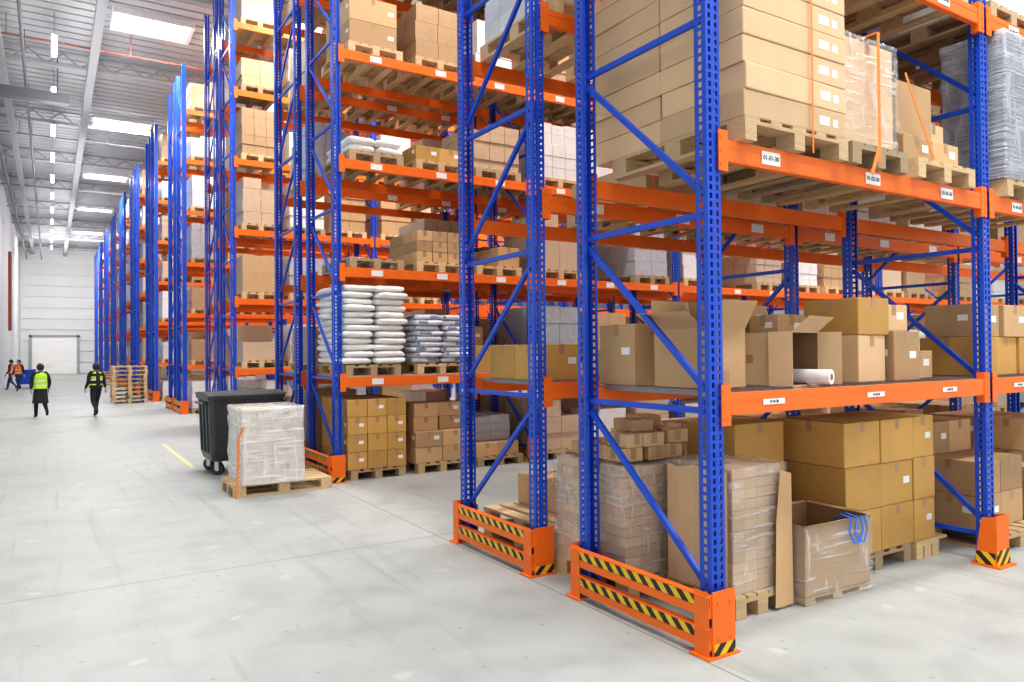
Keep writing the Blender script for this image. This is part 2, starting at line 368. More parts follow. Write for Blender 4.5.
for k in range(11):
    for j in range(2):
        y=YA+k*PER+j*(FD+GAP); RY.append(y)
        LV=LV_A if k==0 else LV_C
        if k>=3:
            if j not in FRC: FRC[j]=far_rack_mesh(6,LV_C,j==1)
            put("pallet_rack",FRC[j],(X0,y,0),label="distant tall blue and orange steel pallet rack",cat="pallet rack",group="pallet racks along the main aisle"); continue
        nb={0:(3,4),1:(7,7),2:(5,4)}[k][j]
        r=put("pallet_rack",None,(X0,y,0),label=RL if k else ("blue perforated upright rack with orange beams and hazard-striped end guard"),cat="pallet rack",group="pallet racks along the main aisle")
        for i in range(nb+1):
            f=put("upright_frame",FR[j],(i*BAY,0,0),parent=r)
            put("post",POST,(0,0,0),parent=f); put("post",POST,(0,FD,0),rz=math.pi,parent=f)
            if i==0: put("end_guard",GUARD,(0,0,0),parent=r)
            elif i<4:
                put("foot_guard",FOOT,(i*BAY,0,0),parent=r)
        for i in range(nb):
            for li,lv in enumerate(LV):
                f=put("beam",BEAM,(i*BAY+.0575,0,lv*U),parent=r)
                put("beam",BEAM,((i+1)*BAY-.0575,FD,lv*U),rz=math.pi,parent=r)
                if k==0 and j==0 and i<2 and li<3:
                    for q,xx in enumerate((.43,1.50,2.46)):
                        tag(f,xx,"01-%02d-%d0"%(1+q+3*i,li+2),li==0)
                elif k<=1 and i<3 and li<4:
                    for q,xx in enumerate((.5,1.5,2.5)): tag(f,xx,None)
            if k==0: put("wire_deck",WD,(i*BAY+.07,0,LV[0]*U),parent=r)
            elif i<4: put("deck_panel",SD,(i*BAY+.06,0,LV[0]*U),parent=r)
# ------------------------------------------------------------ goods
def pallet_mesh(w,d,m):
    b=MB()
    for i in range(3): 
        x=[-w/2,-.05,w/2-.1][i]; b.box(x,x+.1,-d/2,d/2,0,.022)
        for y in(-d/2,-.07,d/2-.14): b.box(x,x+.1,y,y+.14,.022,.1)
    for y in(-d/2,-.07,d/2-.14): b.box(-w/2,w/2,y,y+.14,.1,.122)
    ws=[.13,.1,.13,.1,.13]; g=(w-sum(ws))/4; x=-w/2
    if g<0: ws=[.1,.08,.1,.08,.1]; g=max(.002,(w-sum(ws))/4)
    for q in ws: b.box(x,x+q,-d/2,d/2,.122,.144); x+=q+g
    return b.mesh("wooden_pallet",[m])
PM={}; ALLP=[]; ALLL=[]
def pallet(X,Y,Z,w=.8,d=1.2,old=None,rz=0,label="pale wooden pallet on the rack beams",group="wooden pallets on the racks"):
    if old is None: old=random.random()<.35
    key=(w,d,old)
    if key not in PM: PM[key]=pallet_mesh(w,d,WOODD if old else WOOD)
    o=put("wooden_pallet",PM[key],(X,Y,Z+.0005),rz=rz,label=label,cat="pallet",group=group); ALLP.append(o); return o
BM={}
def box_mesh(w,d,h,m,tagp=True,tape=True):
    key=(round(w,3),round(d,3),round(h,3),m.name,tagp,tape)
    if key in BM: return BM[key]
    bm=bmesh.new(); bmesh.ops.create_cube(bm,size=1)
    bmesh.ops.scale(bm,vec=(w,d,h),verts=bm.verts); bmesh.ops.translate(bm,vec=(0,0,h/2),verts=bm.verts)
    bmesh.ops.bevel(bm,geom=list(bm.edges),offset=.007,segments=2,affect='EDGES',profile=.5)
    me=bpy.data.meshes.new("cardboard_box"); bm.to_mesh(me); bm.free()
    b=MB(); b.v=[tuple(v.co) for v in me.vertices]; b.f=[tuple(p.vertices) for p in me.polygons]; b.m=[0]*len(b.f)
    e=.0012; t=.026
    if tape:
        b.box(-t,t,-d/2-e,-d/2+.001,h-.08,h,1); b.box(-w/2-e,-w/2+.001,-t,t,h-.08,h,1)
        b.box(-w/2,w/2,-t,t,h-.001,h+e*.6,1)
    if tagp:
        lw=min(.085,w*.25)
        if tape:
            b.box(w*.5-.05-lw,w*.5-.05,-d/2-e,-d/2+.001,h*.45,h*.45+lw*.65,2)
            b.box(-w/2-e,-w/2+.001,-d*.5+.05,-d*.5+.05+lw,h*.5,h*.5+lw*.6,2)
        else: b.box(w*.22,w*.22+.10,-d/2-e,-d/2+.001,h*.35,h*.35+.055,2); b.box(w*.36,w*.36+.05,-d/2-e,-d/2+.001,h*.35,h*.35+.05,2)
    r=b.mesh("cardboard_box",[m,TAPE,WHITE]); BM[key]=r; bpy.data.meshes.remove(me); return r
NB=0
def boxes(x0,y0,Z,nx,ny,nz,s,m=CARD,label="brown cardboard box stacked on a pallet",group="cardboard boxes on the racks",jit=.008,skip=0,tagp=.45,keep=None,tape=True):
    global NB
    w,d,h=s; g=.008
    for k in range(nz):
        for i in range(nx):
            for j in range(ny):
                if keep and not keep(i,j,k): continue
                if k==nz-1 and random.random()<skip: continue
                tp=random.random()<tagp
                put("cardboard_box",box_mesh(w,d,h,m,tp,tape),(x0+(i+.5)*(w+g)+random.uniform(-jit,jit)*.5,y0+(j+.5)*(d+g)+random.uniform(-jit,jit)*.5,Z+k*(h+.002)),rz=random.uniform(-jit,jit),label=label,cat="cardboard box",group=group); NB+=1
LM={}
LNAME=["white","beige","brown","grey"]
def load(X,Y,Z,kind,w=.76,d=1.12,h=.9,n=(2,3,4)):
    key=(kind,w,d,round(h,1),n)
    if key not in LM:
        rnd=random.Random(kind*31+int(h*10)*7+n[0]+n[2]*3); b=MB(); hh=round(h,1); nx,ny,nz=n
        for k in range(nz):
            ox,oy=rnd.uniform(-.012,.012),rnd.uniform(-.012,.012)
            for i in range(nx):
                for j in range(ny):
                    if 0<i<nx-1 and 0<j<ny-1 and k<nz-1: continue
                    if k==nz-1 and rnd.random()<.2: continue
                    tt=rnd.uniform(0,.03) if k==nz-1 else 0
                    a=w/nx;c=d/ny;e=hh/nz
                    b.box(-w/2+i*a+.004+ox,-w/2+(i+1)*a-.004+ox,-d/2+j*c+.004+oy,-d/2+(j+1)*c-.004+oy,k*e+.004,(k+1)*e-tt)
        b.box(-w/2+.03,w/2-.03,-d/2+.03,d/2-.03,0,hh*(nz-1)/nz-.01 if nz>1 else hh-.03)
        LM[key]=b.mesh("wrapped_pallet_load",[WL[kind]])
    o=put("wrapped_pallet_load",LM[key],(X,Y,Z+.146),rz=random.uniform(-.02,.02),label="%s shrink-wrapped goods stacked on a pallet"%LNAME[kind],cat="pallet load",group="wrapped loads on the racks"); ALLL.append(o); return o
def sack_mesh(w,d,h,m,seed,printed=False):
    b=MB(); nu,nv=32,12; rnd=random.Random(seed); ph=rnd.uniform(0,50)
    def pw(c,e): return math.copysign(abs(c)**e,c)
    for j in range(nv+1):
        p=-math.pi/2+math.pi*j/nv
        for i in range(nu):
            t=2*math.pi*i/nu
            x=pw(math.cos(t),.3)*pw(math.cos(p),.45)*w/2; y=pw(math.sin(t),.3)*pw(math.cos(p),.45)*d/2; z=pw(math.sin(p),.8)*h/2
            q=noise.noise(Vector((x*6+ph,y*6,z*12)))*.03; q2=noise.noise(Vector((x*14+ph,y*14,3)))*.02
            b.v.append((x+q,y-q*.7,z+h/2+q2*(1-abs(z)/h)))
    for j in range(nv):
        for i in range(nu):
            a=(i+1)%nu; b.f.append((j*nu+i,j*nu+a,(j+1)*nu+a,(j+1)*nu+i)); b.m.append(1 if printed and 5<=j<=7 and (i//2+seed)%4==0 else 0)
    return b.mesh("sack",[m,SACKP],smooth=True)
SKM={}
def sacks(x0,y0,Z,nx,ny,nz,s,m,label,jit=.02,printed=False):
    key=(s,m.name)
    if key not in SKM: SKM[key]=[sack_mesh(*s,m,i,printed) for i in range(5)]
    w,d,h=s
    for k in range(nz):
        for i in range(nx):
            for j in range(ny):
                put("sack",random.choice(SKM[key]),(x0+(i+.5)*w*.98+random.uniform(-jit,jit),y0+(j+.5)*d*.98+random.uniform(-jit,jit),Z+k*h*.86),rz=random.choice((0,math.pi))+random.uniform(-.07,.07),label=label,cat="sack",group=label)
def shell(parent_loc,w,d,h,m,seed=0,amp=.012,parent=None,top=True):
    bm=bmesh.new(); bmesh.ops.create_cube(bm,size=1); bmesh.ops.subdivide_edges(bm,edges=list(bm.edges),cuts=23,use_grid_fill=True)
    for v in bm.verts:
        c=v.co; n=noise.noise(Vector((c.x*5+seed,c.y*5,c.z*13)))+.5*noise.noise(Vector((c.x*14+seed,c.y*14,c.z*5)))
        c.x*=w*(1+n*amp*2); c.y*=d*(1+n*amp*2); c.z=(c.z+.5)*h
    dl=[f for f in bm.faces if f.calc_center_median().z<.001 or (not top and f.calc_center_median().z>h-.001)]; bmesh.ops.delete(bm,geom=dl,context='FACES')
    me=bpy.data.meshes.new("stretch_film"); bm.to_mesh(me); bm.free(); me.materials.append(m)
    for p in me.polygons:p.use_smooth=True
    return put("stretch_film",me,parent_loc,parent=parent)
def open_box(w,d,h,m,flap=(1.9,1.7,2.0,1.6),fl=.16):
    b=MB(); t=.006
    b.box(-w/2,w/2,-d/2,d/2,0,t,1)
    b.box(-w/2,w/2,-d/2,-d/2+t,0,h); b.box(-w/2,w/2,d/2-t,d/2,0,h); b.box(-w/2,-w/2+t,-d/2,d/2,0,h); b.box(w/2-t,w/2,-d/2,d/2,0,h)
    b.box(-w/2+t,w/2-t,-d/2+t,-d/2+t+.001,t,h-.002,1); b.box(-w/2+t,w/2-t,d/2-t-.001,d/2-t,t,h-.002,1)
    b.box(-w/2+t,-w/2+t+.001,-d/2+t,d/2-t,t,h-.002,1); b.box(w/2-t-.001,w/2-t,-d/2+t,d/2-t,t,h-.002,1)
    for s,ax,an in((-1,0,flap[0]),(1,0,flap[1]),(-1,1,flap[2]),(1,1,flap[3])):
        o=-math.cos(an)*fl*s; z=math.sin(an)*fl
        if ax==0: b.poly([(s*w/2,-d/2,h),(s*w/2,d/2,h),(s*w/2+o,d/2,h+z),(s*w/2+o,-d/2,h+z)])
        else: b.poly([(-w/2,s*d/2,h),(w/2,s*d/2,h),(w/2,s*d/2+o,h+z),(-w/2,s*d/2+o,h+z)])
    b.box(-.028,.028,-d/2-.001,-d/2,0,h*.3,2)
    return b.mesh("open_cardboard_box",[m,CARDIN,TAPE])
CY=FD/2
def slotx(i,s): return X0+i*BAY+(.33,.90,1.46)[s]*U
# ---- rack A, first shelf
zA=.85*U+.008
boxes(1.95*U,2.20*U,zA,1,1,1,(.35,.38,.43),CARD,"tall brown cardboard box on the wire shelf")
put("open_cardboard_box",open_box(.38,.44,.38,CARD,(2.6,1.3,2.1,1.7),.20),(2.06*U,1.96*U,zA),rz=.03,label="tall open cardboard box with raised flaps",cat="cardboard box")
put("open_cardboard_box",open_box(.36,.46,.38,CARDL,(2.3,2.9,4.5,1.9),.15),(2.40*U,2.0*U,zA+.18),label="open cardboard box lying on its side, mouth facing out",cat="cardboard box",rot=(0,math.pi/2,-1.30))
b=MB()
b.cyl((0,-.20,.05),(0,.20,.05),.05,20); b.cyl((0,-.202,.05),(0,-.20,.05),.022,12,1); ROLL=b.mesh("paper_roll",[WHITE,CARDIN])
for x,y,r,z in((2.47,1.82,.25,.008),): put("paper_roll",ROLL,(x*U,y*U,zA+z),rz=r,label="white paper roll poking out of a carton on the shelf",cat="paper roll")
boxes(2.60*U,2.03*U,zA,1,1,1,(.30,.30,.30),CARDY,"closed cardboard box on the wire shelf",jit=.03)
boxes(2.34*U,2.22*U,zA,3,1,1,(.38,.26,.36),CARD,"closed cardboard box on the wire shelf",jit=.03)
boxes(2.49*U,2.22*U,zA+.366,1,1,1,(.46,.26,.22),CARDL,"closed cardboard box on top of another box",jit=.05)
boxes(2.60*U,2.04*U,zA+.302,1,1,1,(.30,.28,.20),CARD,"small cardboard box on top of another box",jit=.08)
boxes(2.80*U,1.80*U,zA,1,1,1,(.34,.44,.34),CARDL,"pale cardboard box on the wire shelf",jit=.08)
boxes(3.01*U,1.76*U,zA,1,1,1,(.33,.50,.37),CARD,"pale cardboard box on the wire shelf",jit=.04)
boxes(2.79*U,1.78*U,zA+.342,1,1,1,(.37,.46,.27),CARDY,"cardboard box on top of another box",jit=.05)
boxes(3.01*U,1.80*U,zA+.372,1,1,1,(.33,.44,.20),CARDL,"cardboard box on top of another box",jit=.08)
boxes(3.24*U,1.85*U,zA,1,1,1,(.40,.42,.22),CARD,"low cardboard box on the wire shelf")
boxes(3.30*U,2.12*U,zA,1,1,1,(.36,.3,.40),CARDY,"cardboard box on the wire shelf")
boxes(3.74*U,1.80*U,zA,3,1,1,(.38,.46,.33),CARDY,"cardboard box on the wire shelf",jit=.02)
boxes(3.78*U,1.80*U,zA+.332,2,1,1,(.40,.42,.28),CARD,"cardboard box on the wire shelf",jit=.04)
boxes(4.5*U,1.80*U,zA,3,1,1,(.42,.46,.45),CARD,"cardboard box on the wire shelf",jit=.02)
# ---- rack A second level
z2=1.70*U; PA=.146
pallet(2.258*U,2.0*U,z2,1.0,1.2,False)
boxes(1.975*U,1.66*U,z2+PA,1,2,8,(.985,.70,.160),CARDL,"long flat pale carton strapped on a high pallet",group="cartons on the strapped pallet",jit=.010,tagp=1,tape=False)
b=MB()
for x in(.60,):
    b.box(x,x+.014,-.012,-.009,-.15,1.33); b.box(x,x+.014,1.427,1.43,-.15,1.33); b.box(x,x+.014,-.012,1.43,1.33,1.334)
put("orange_strap",b.mesh("orange_strap",[STRAP]),(1.975*U,1.655*U,z2+PA),label="orange plastic strap around the stack of cartons",cat="strap")
pallet(2.76*U,2.0*U,z2,.66,1.2,True)
boxes(2.57*U,1.70*U,z2+PA,1,2,1,(.61,.53,.74),CARDL,"tall cardboard carton wrapped in stretch film")
o=put("film_wrapped_load",None,(2.748*U,2.01*U,z2+PA),label="clear film wrapped around tall cartons on a pallet",cat="pallet load")
shell((0,0,0),.65,1.12,.76,FILMC,3,parent=o)
b=MB(); b.box(0,.03,-.006,-.003,-.12,.78); b.box(0,.03,-.006,1.12,.777,.78); b.bar((.017,-.005,0),(-.12,-.03,-.22),.03,.004); put("orange_strap",b.mesh("orange_strap",[STRAP]),(2.74*U,1.66*U,z2+PA+.01),label="orange strap hanging over the wrapped box",cat="strap")
pallet(3.25*U,2.0*U,z2,.8,1.2,False)
boxes(3.03*U,1.72*U,z2+PA,2,2,1,(.38,.48,.20),CARD,"flat cardboard box on a high pallet")
boxes(3.01*U,1.74*U,z2+PA+.202,1,1,1,(.48,.52,.40),CARD,"brown cardboard box on a high pallet")
boxes(3.33*U,1.80*U,z2+PA+.202,1,1,1,(.30,.42,.20),CARDL,"cardboard box on a high pallet")
b=MB(); b.bar((0,0,.62),(.42,-.02,-.1),.025,.004); put("orange_strap",b.mesh("orange_strap",[STRAP]),(3.01*U,1.70*U,z2+PA),label="loose orange strap hanging from the boxes",cat="strap")
for q in (4.0,4.55):
    pallet(q*U,2.0*U,z2,.8,1.2)
    load(q*U,1.80*U,z2,3,.80,.45,1.2,(3,2,7))
    o=put("film_wrapped_load",None,(q*U,1.80*U,z2+PA),label="silvery ribbed film around a tall pallet load",cat="pallet load")
    shell((0,0,0),.86,.51,1.22,FILMG,q,parent=o,amp=.02)
for li in (2,3,4,5):
    for i in range(2):
        for s in range(3):
            X=slotx(i,s);Y=RY[0]+CY;Z=LV_A[li]*U
            pallet(X,Y,Z); load(X,Y,Z,random.choice((0,1,1,2,2)),h=random.choice((.6,.8,1.0)))
# rack A floor
PAF="pale wooden pallet on the concrete floor under the rack"
def fpallet(X,Y,w=.8,d=1.2,rz=0,old=None): return pallet(X,Y,0,w,d,old,rz,PAF,"wooden pallets on the floor")
fpallet(2.16*U,2.47*U,.8,.86)
TM=[mat("tan_small_carton_%d"%i,c,.6,0,.10,14) for i,c in enumerate(((.60,.42,.26),(.65,.47,.30),(.56,.39,.235)))]
def tiles(w,d,nx,ny,nz,e,seed):
    b=MB(); rnd=random.Random(seed); g=.0012
    b.box(-w/2+.01,w/2-.01,-d/2+.01,d/2-.01,0,e*(nz-1),0)
    for k in range(nz):
        of=.5 if k%2 else 0
        for i in range(nx):
            for j in range(ny):
                if 0<i<nx-1 and 0<j<ny-1 and k<nz-1: continue
                if k==nz-1 and rnd.random()<.12: continue
                a=w/nx;c=d/ny
                y0=-d/2+(j+of)*c; y1=y0+c
                y0=min(y0,d/2-.02); y1=min(y1,d/2)
                if j==0 and of: b.box(-w/2+i*a+g,-w/2+(i+1)*a-g,-d/2,-d/2+c*.5-g,k*e+g,(k+1)*e-g,rnd.randint(0,2))
                b.box(-w/2+i*a+g,-w/2+(i+1)*a-g,y0+g,y1-g,k*e+g,(k+1)*e-g,rnd.randint(0,2))
    return b.mesh("small_carton_stack",[TM[0],TM[1],TM[2],CARDIN])
o=put("wrapped_carton_stack",tiles(.78,.80,5,6,11,.07,3),(2.16*U,2.48*U,.146),label="film-wrapped stack of small tan cartons on a pallet",cat="pallet load",group="wrapped carton stacks under the rack")
shell((0,0,0),.82,.84,.79,FILM,5,parent=o)
HP=dict(group="small cartons heaped on the wrapped stack",tagp=0)
boxes(1.97*U,2.28*U,.94,3,3,1,(.19,.22,.10),CARD,"small carton heaped on the wrapped stack",jit=.04,**HP)
boxes(1.99*U,2.30*U,1.042,3,2,1,(.19,.21,.10),CARDL,"small carton heaped on the wrapped stack",jit=.12,skip=.2,**HP)
boxes(2.04*U,2.36*U,1.144,2,1,1,(.20,.22,.09),CARD,"small carton heaped on the wrapped stack",jit=.25,skip=.3,**HP)
SX=2.27
fpallet(SX*U,2.03*U,.52,.62,0,False)
o=put("wrapped_carton_stack",tiles(.48,.54,4,4,12,.068,8),(SX*U,2.03*U,.146),label="film-wrapped stack of small tan cartons with cardboard sides",cat="pallet load",group="wrapped carton stacks under the rack")
shell((0,0,-.0),.53,.60,.83,FILM,9,parent=o,amp=.02)
b=MB()
P=[(-.27,0.0),(-.13,-.01),(.02,.0),(.16,-.008),(.27,.0)]
for (ya,xa),(yb,xb) in zip(P,P[1:]): b.poly([(xa,ya,0.15),(xb,yb,0.15),(xb,yb,.95+.03*math.sin(yb*23)),(xa,ya,.95+.03*math.sin(ya*23))])
put("cardboard_sheet",b.mesh("cardboard_sheet",[CARDL]),(SX*U-.285,2.03*U,.0),label="creased cardboard sheet covering the side of the wrapped stack",cat="cardboard")
b=MB()
b.poly([(.10,-.005,.02),(.285,-.005,.02),(.28,-.002,.90),(.17,-.0,.93),(.12,-.003,.6)]); b.poly([(.285,-.005,.02),(.285,.13,.02),(.28,.13,.88),(.28,-.002,.90)])
put("cardboard_sheet",b.mesh("cardboard_sheet",[CARD]),(SX*U,2.03*U-.325,.0),label="straight cardboard edge piece at the wrapped stack corner",cat="cardboard")
# open bin
BX,BY=2.665,1.955
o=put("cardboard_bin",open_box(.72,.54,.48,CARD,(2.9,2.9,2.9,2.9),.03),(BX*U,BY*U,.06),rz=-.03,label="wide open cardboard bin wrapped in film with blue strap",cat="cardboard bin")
b=MB(); b.box(-.34,.34,-.26,.26,0,.005)
for x in(-.34,-.05,.24):
    b.box(x,x+.1,-.26,.26,.0,.02)
    for y in(-.26,-.05,.16): b.box(x,x+.1,y,y+.1,.02,.04)
b.box(-.34,.34,-.26,.26,.04,.058)
put("small_wooden_pallet",b.mesh("small_wooden_pallet",[WOOD]),(BX*U,BY*U,.0),rz=-.03,label="small wooden base under the cardboard bin",cat="pallet")
shell((0,0,-.04),.745,.57,.51,FILM,2,parent=o,top=False,amp=.02)
for dx,dy,dz,s_,r_ in((-.17,.03,.03,(.28,.34,.20),.06),(.16,.04,.03,(.27,.36,.26),-.05),):
    put("cardboard_box",box_mesh(*s_,CARD if dx<0 else CARDL,True),(BX*U+dx,BY*U+dy,.06+dz),rz=r_,label="small cardboard box lying inside the open bin",cat="cardboard box",group="boxes inside the open bin")
b=MB()
for q in range(2):
    pts=[(.08+q*.06,-.10,.40),(.08+q*.06,-.20,.50),(.06+q*.06,-.305,.49),(.03+q*.06,-.31,.40),(.07+q*.06,-.315,.32),(.13+q*.06,-.315,.32),(.18+q*.05,-.31,.40),(.16+q*.05,-.305,.49),(.18+q*.04,-.16,.46)]
    for a,c in zip(pts,pts[1:]): b.bar(a,c,.006,.014,up=(0,1,0) if abs(a[1]-c[1])<.05 else (0,0,1))
put("blue_strap",b.mesh("blue_strap",[STRAPB]),(.04,0,0),parent=o,label="thin blue strap loop hanging over the rim")
# golden stack
fpallet(3.15*U,2.16*U,.90,.8); fpallet(3.53*U,2.12*U,.34,.7)
boxes(2.90*U,1.925*U,.146,2,1,3,(.455,.62,.34),CARDY,"golden-brown cardboard box in a stack",group="golden boxes under the rack",jit=.01)
boxes(3.435*U,1.925*U,.146,1,1,3,(.31,.60,.34),CARDY,"golden-brown cardboard box in a stack",group="golden boxes under the rack",jit=.01)
boxes(2.50*U,2.17*U,.146,1,1,3,(.56,.5,.34),CARDY,"golden-brown cardboard box in a stack",group="golden boxes under the rack",jit=.015)
fpallet(2.665*U,2.32*U,.56,.6)
fpallet(4.1*U,2.1*U); boxes(3.86*U,1.85*U,.146,2,2,2,(.40,.48,.30),CARD,"brown cardboard box on a floor pallet"); boxes(3.86*U,2.1*U,.146+.604,2,1,1,(.40,.48,.30),CARD,"brown cardboard box on a floor pallet")
fpallet(4.7*U,2.1*U); boxes(4.46*U,1.85*U,.146,2,2,3,(.40,.48,.30),CARD,"brown cardboard box on a floor pallet")
# ---- rack B
YB1=RY[1]
for (s,i) in((0,0),(1,0),(2,0),(0,1),(1,1),(2,1),(0,2),(1,2)):
    X=slotx(i,s);Y=YB1+CY
    for li in (1,2,3,4,5):
        if li==1 and i==0 and s==0: continue
        Z=LV_A[li]*U; pallet(X,Y,Z)
        h=random.choice((.5,.7,.9,1.0))
        if li==1 and i==0 and s==1: h=.3
        load(X,Y,Z,random.choice((0,1,1,2,2,3)),h=h,n=random.choice(((2,3,4),(2,2,3),(3,4,5))) if h>.4 else (2,3,1))
zB=.85*U+.008
boxes(1.95*U,YB1+.15,zB,1,2,1,(.40,.42,.30),CARDY,"cardboard box on the wire shelf")
boxes(2.3*U,YB1+.3,zB,3,2,1,(.36,.36,.26),CARD,"cardboard box on the wire shelf",skip=.4)
boxes(3.0*U,YB1+.2,zB,2,2,1,(.40,.42,.22),CARD,"cardboard box on the wire shelf",skip=.3)
boxes(3.8*U,YB1+.2,zB,5,1,1,(.46,.42,.36),CARDY,"cardboard box on the wire shelf",skip=.1)
for i,s,nz in((0,0,0),(0,1,2),(0,2,3),(1,0,3),(1,1,2),(1,2,3),(2,0,3)):
    X=slotx(i,s);Y=YB1+CY; fpallet(X,Y)
    if nz: boxes(X-.4,Y-.5,.146,2,2,nz,(.39,.49,.28),random.choice((CARD,CARDY)),"brown cardboard box on a floor pallet",skip=.2)
    else:
        for q in(1,): pallet(X,Y,.1455*q,rz=.01*q,label=PAF,group="wooden pallets on the floor")
        boxes(X-.05,Y-.35,.295,1,2,1,(.39,.45,.28),CARD,"brown cardboard box on a floor pallet")
# ---- rack C
YC=RY[2]; Yc=YC+CY
fpallet(slotx(0,0),Yc); boxes(slotx(0,0)-.46,YC-.06,.146,3,3,4,(.28,.36,.235),CARDY,"small golden cardboard carton in a block stack",group="golden cartons on the floor",keep=lambda i,j,k:i==0 or j==0 or k==3)
fpallet(slotx(0,1),Yc); boxes(slotx(0,1)-.44,YC-.02,.146,2,2,2,(.42,.5,.22),CARD,"brown cardboard box on a floor pallet"); boxes(slotx(0,1)-.40,YC+.1,.146+.444,2,1,2,(.38,.45,.2),CARD,"brown cardboard box on a floor pallet",jit=.03)
fpallet(slotx(0,2),Yc); boxes(slotx(0,2)-.4,YC+.05,.146,2,2,1,(.38,.45,.2),CARD,"brown cardboard box on a floor pallet",jit=.03)
load(slotx(0,2),Yc+.1,.2,3,.7,.8,.4,(2,2,3))
zC=.80*U+.0225
pallet(slotx(0,0)-.06,Yc,zC); sacks(slotx(0,0)-.52,YC-.06,zC+.146,2,2,12,(.47,.6,.105),SACKW,"flat white plastic sack in a tall stack",jit=.035)
pallet(slotx(0,1),Yc,zC); sacks(slotx(0,1)-.45,YC-.04,zC+.146,2,2,9,(.46,.58,.09),SACKG,"silver-blue printed plastic bag in a stack",printed=True,jit=.03)
boxes(slotx(0,2)-.42,YC+.0,zC,2,2,1,(.42,.48,.40),CARDY,"golden cardboard box on the shelf board")
boxes(slotx(0,2)-.42,YC+.5,zC+.402,1,1,1,(.42,.48,.30),CARD,"cardboard box on the shelf board")
z=LV_C[1]*U
pallet(slotx(0,1),Yc,z); boxes(slotx(0,1)-.38,YC+.02,z+.146,3,2,3,(.24,.5,.15),CARD,"small flat brown carton on a pallet",tagp=0)
pallet(slotx(0,2),Yc,z); boxes(slotx(0,2)-.40,YC+.02,z+.146,2,2,1,(.39,.5,.30),CARD,"cardboard box on a high pallet",skip=.2)
pallet(slotx(0,0),Yc,z)
z=LV_C[2]*U
pallet(slotx(0,0),Yc,z); sacks(slotx(0,0)-.38,YC+.05,z+.146,2,2,2,(.40,.5,.12),SACKW,"white sack lying on a high pallet")
pallet(slotx(0,1),Yc,z); boxes(slotx(0,1)-.38,YC+.05,z+.146,2,2,1,(.38,.48,.22),CARDY,"cardboard box on a high pallet")
pallet(slotx(0,2),Yc,z); load(slotx(0,2),Yc,z,1,.8,1.1,.7,(3,4,5))
z=LV_C[3]*U
pallet(slotx(0,0),Yc,z); boxes(slotx(0,0)-.36,YC+.05,z+.146,1,2,2,(.70,.5,.34),CARD,"large cardboard box on a high pallet")
pallet(slotx(0,1),Yc,z); load(slotx(0,1),Yc,z,2,.72,1.1,.8,(2,3,3))
pallet(slotx(0,2),Yc,z); load(slotx(0,2),Yc,z,0,.72,1.1,.8,(2,3,3))
for li in(4,5):
    for s in range(3): pallet(slotx(0,s),Yc,LV_C[li]*U); load(slotx(0,s),Yc,LV_C[li]*U,random.choice((0,1,2)),h=random.choice((.6,.8)))
def fill(r,bays,slots=(0,1,2),levels=(0,1,2,3,4,5,6),p=.9):
    for i in bays:
        for s in slots:
            for li in levels:
                if random.random()>p: continue
                Z=0 if li==0 else LV_C[li-1]*U+(.0225 if (li==1 and i<4 and r<6) else 0)
                X=slotx(i,s);Y=RY[r]+CY
                pallet(X,Y,Z)
                load(X,Y,Z,random.choice((0,0,1,1,2,2,2,3)),h=random.choice((.6,.8,.9,1.0)),n=random.choice(((2,3,4),(2,2,3),(3,4,5),(1,2,2))))
fill(2,(1,2,3),levels=(0,1,2,3),p=.88); fill(2,(1,),levels=(4,5),p=.9)
fill(2,(4,5,6),levels=(0,1,2),p=.9)
fill(3,(0,1),levels=(0,1,2,3,4,5,6),p=.85); fill(3,(2,3),levels=(1,2),p=.7)
fill(4,(0,),p=1); fill(4,(1,),slots=(0,1),p=1); fill(5,(0,),slots=(0,),p=1)
for r in range(6,22):
    fill(r,(0,),slots=(0,1,2) if r%2==0 and r<12 else (0,1) if r%2==0 else (0,),p=1)

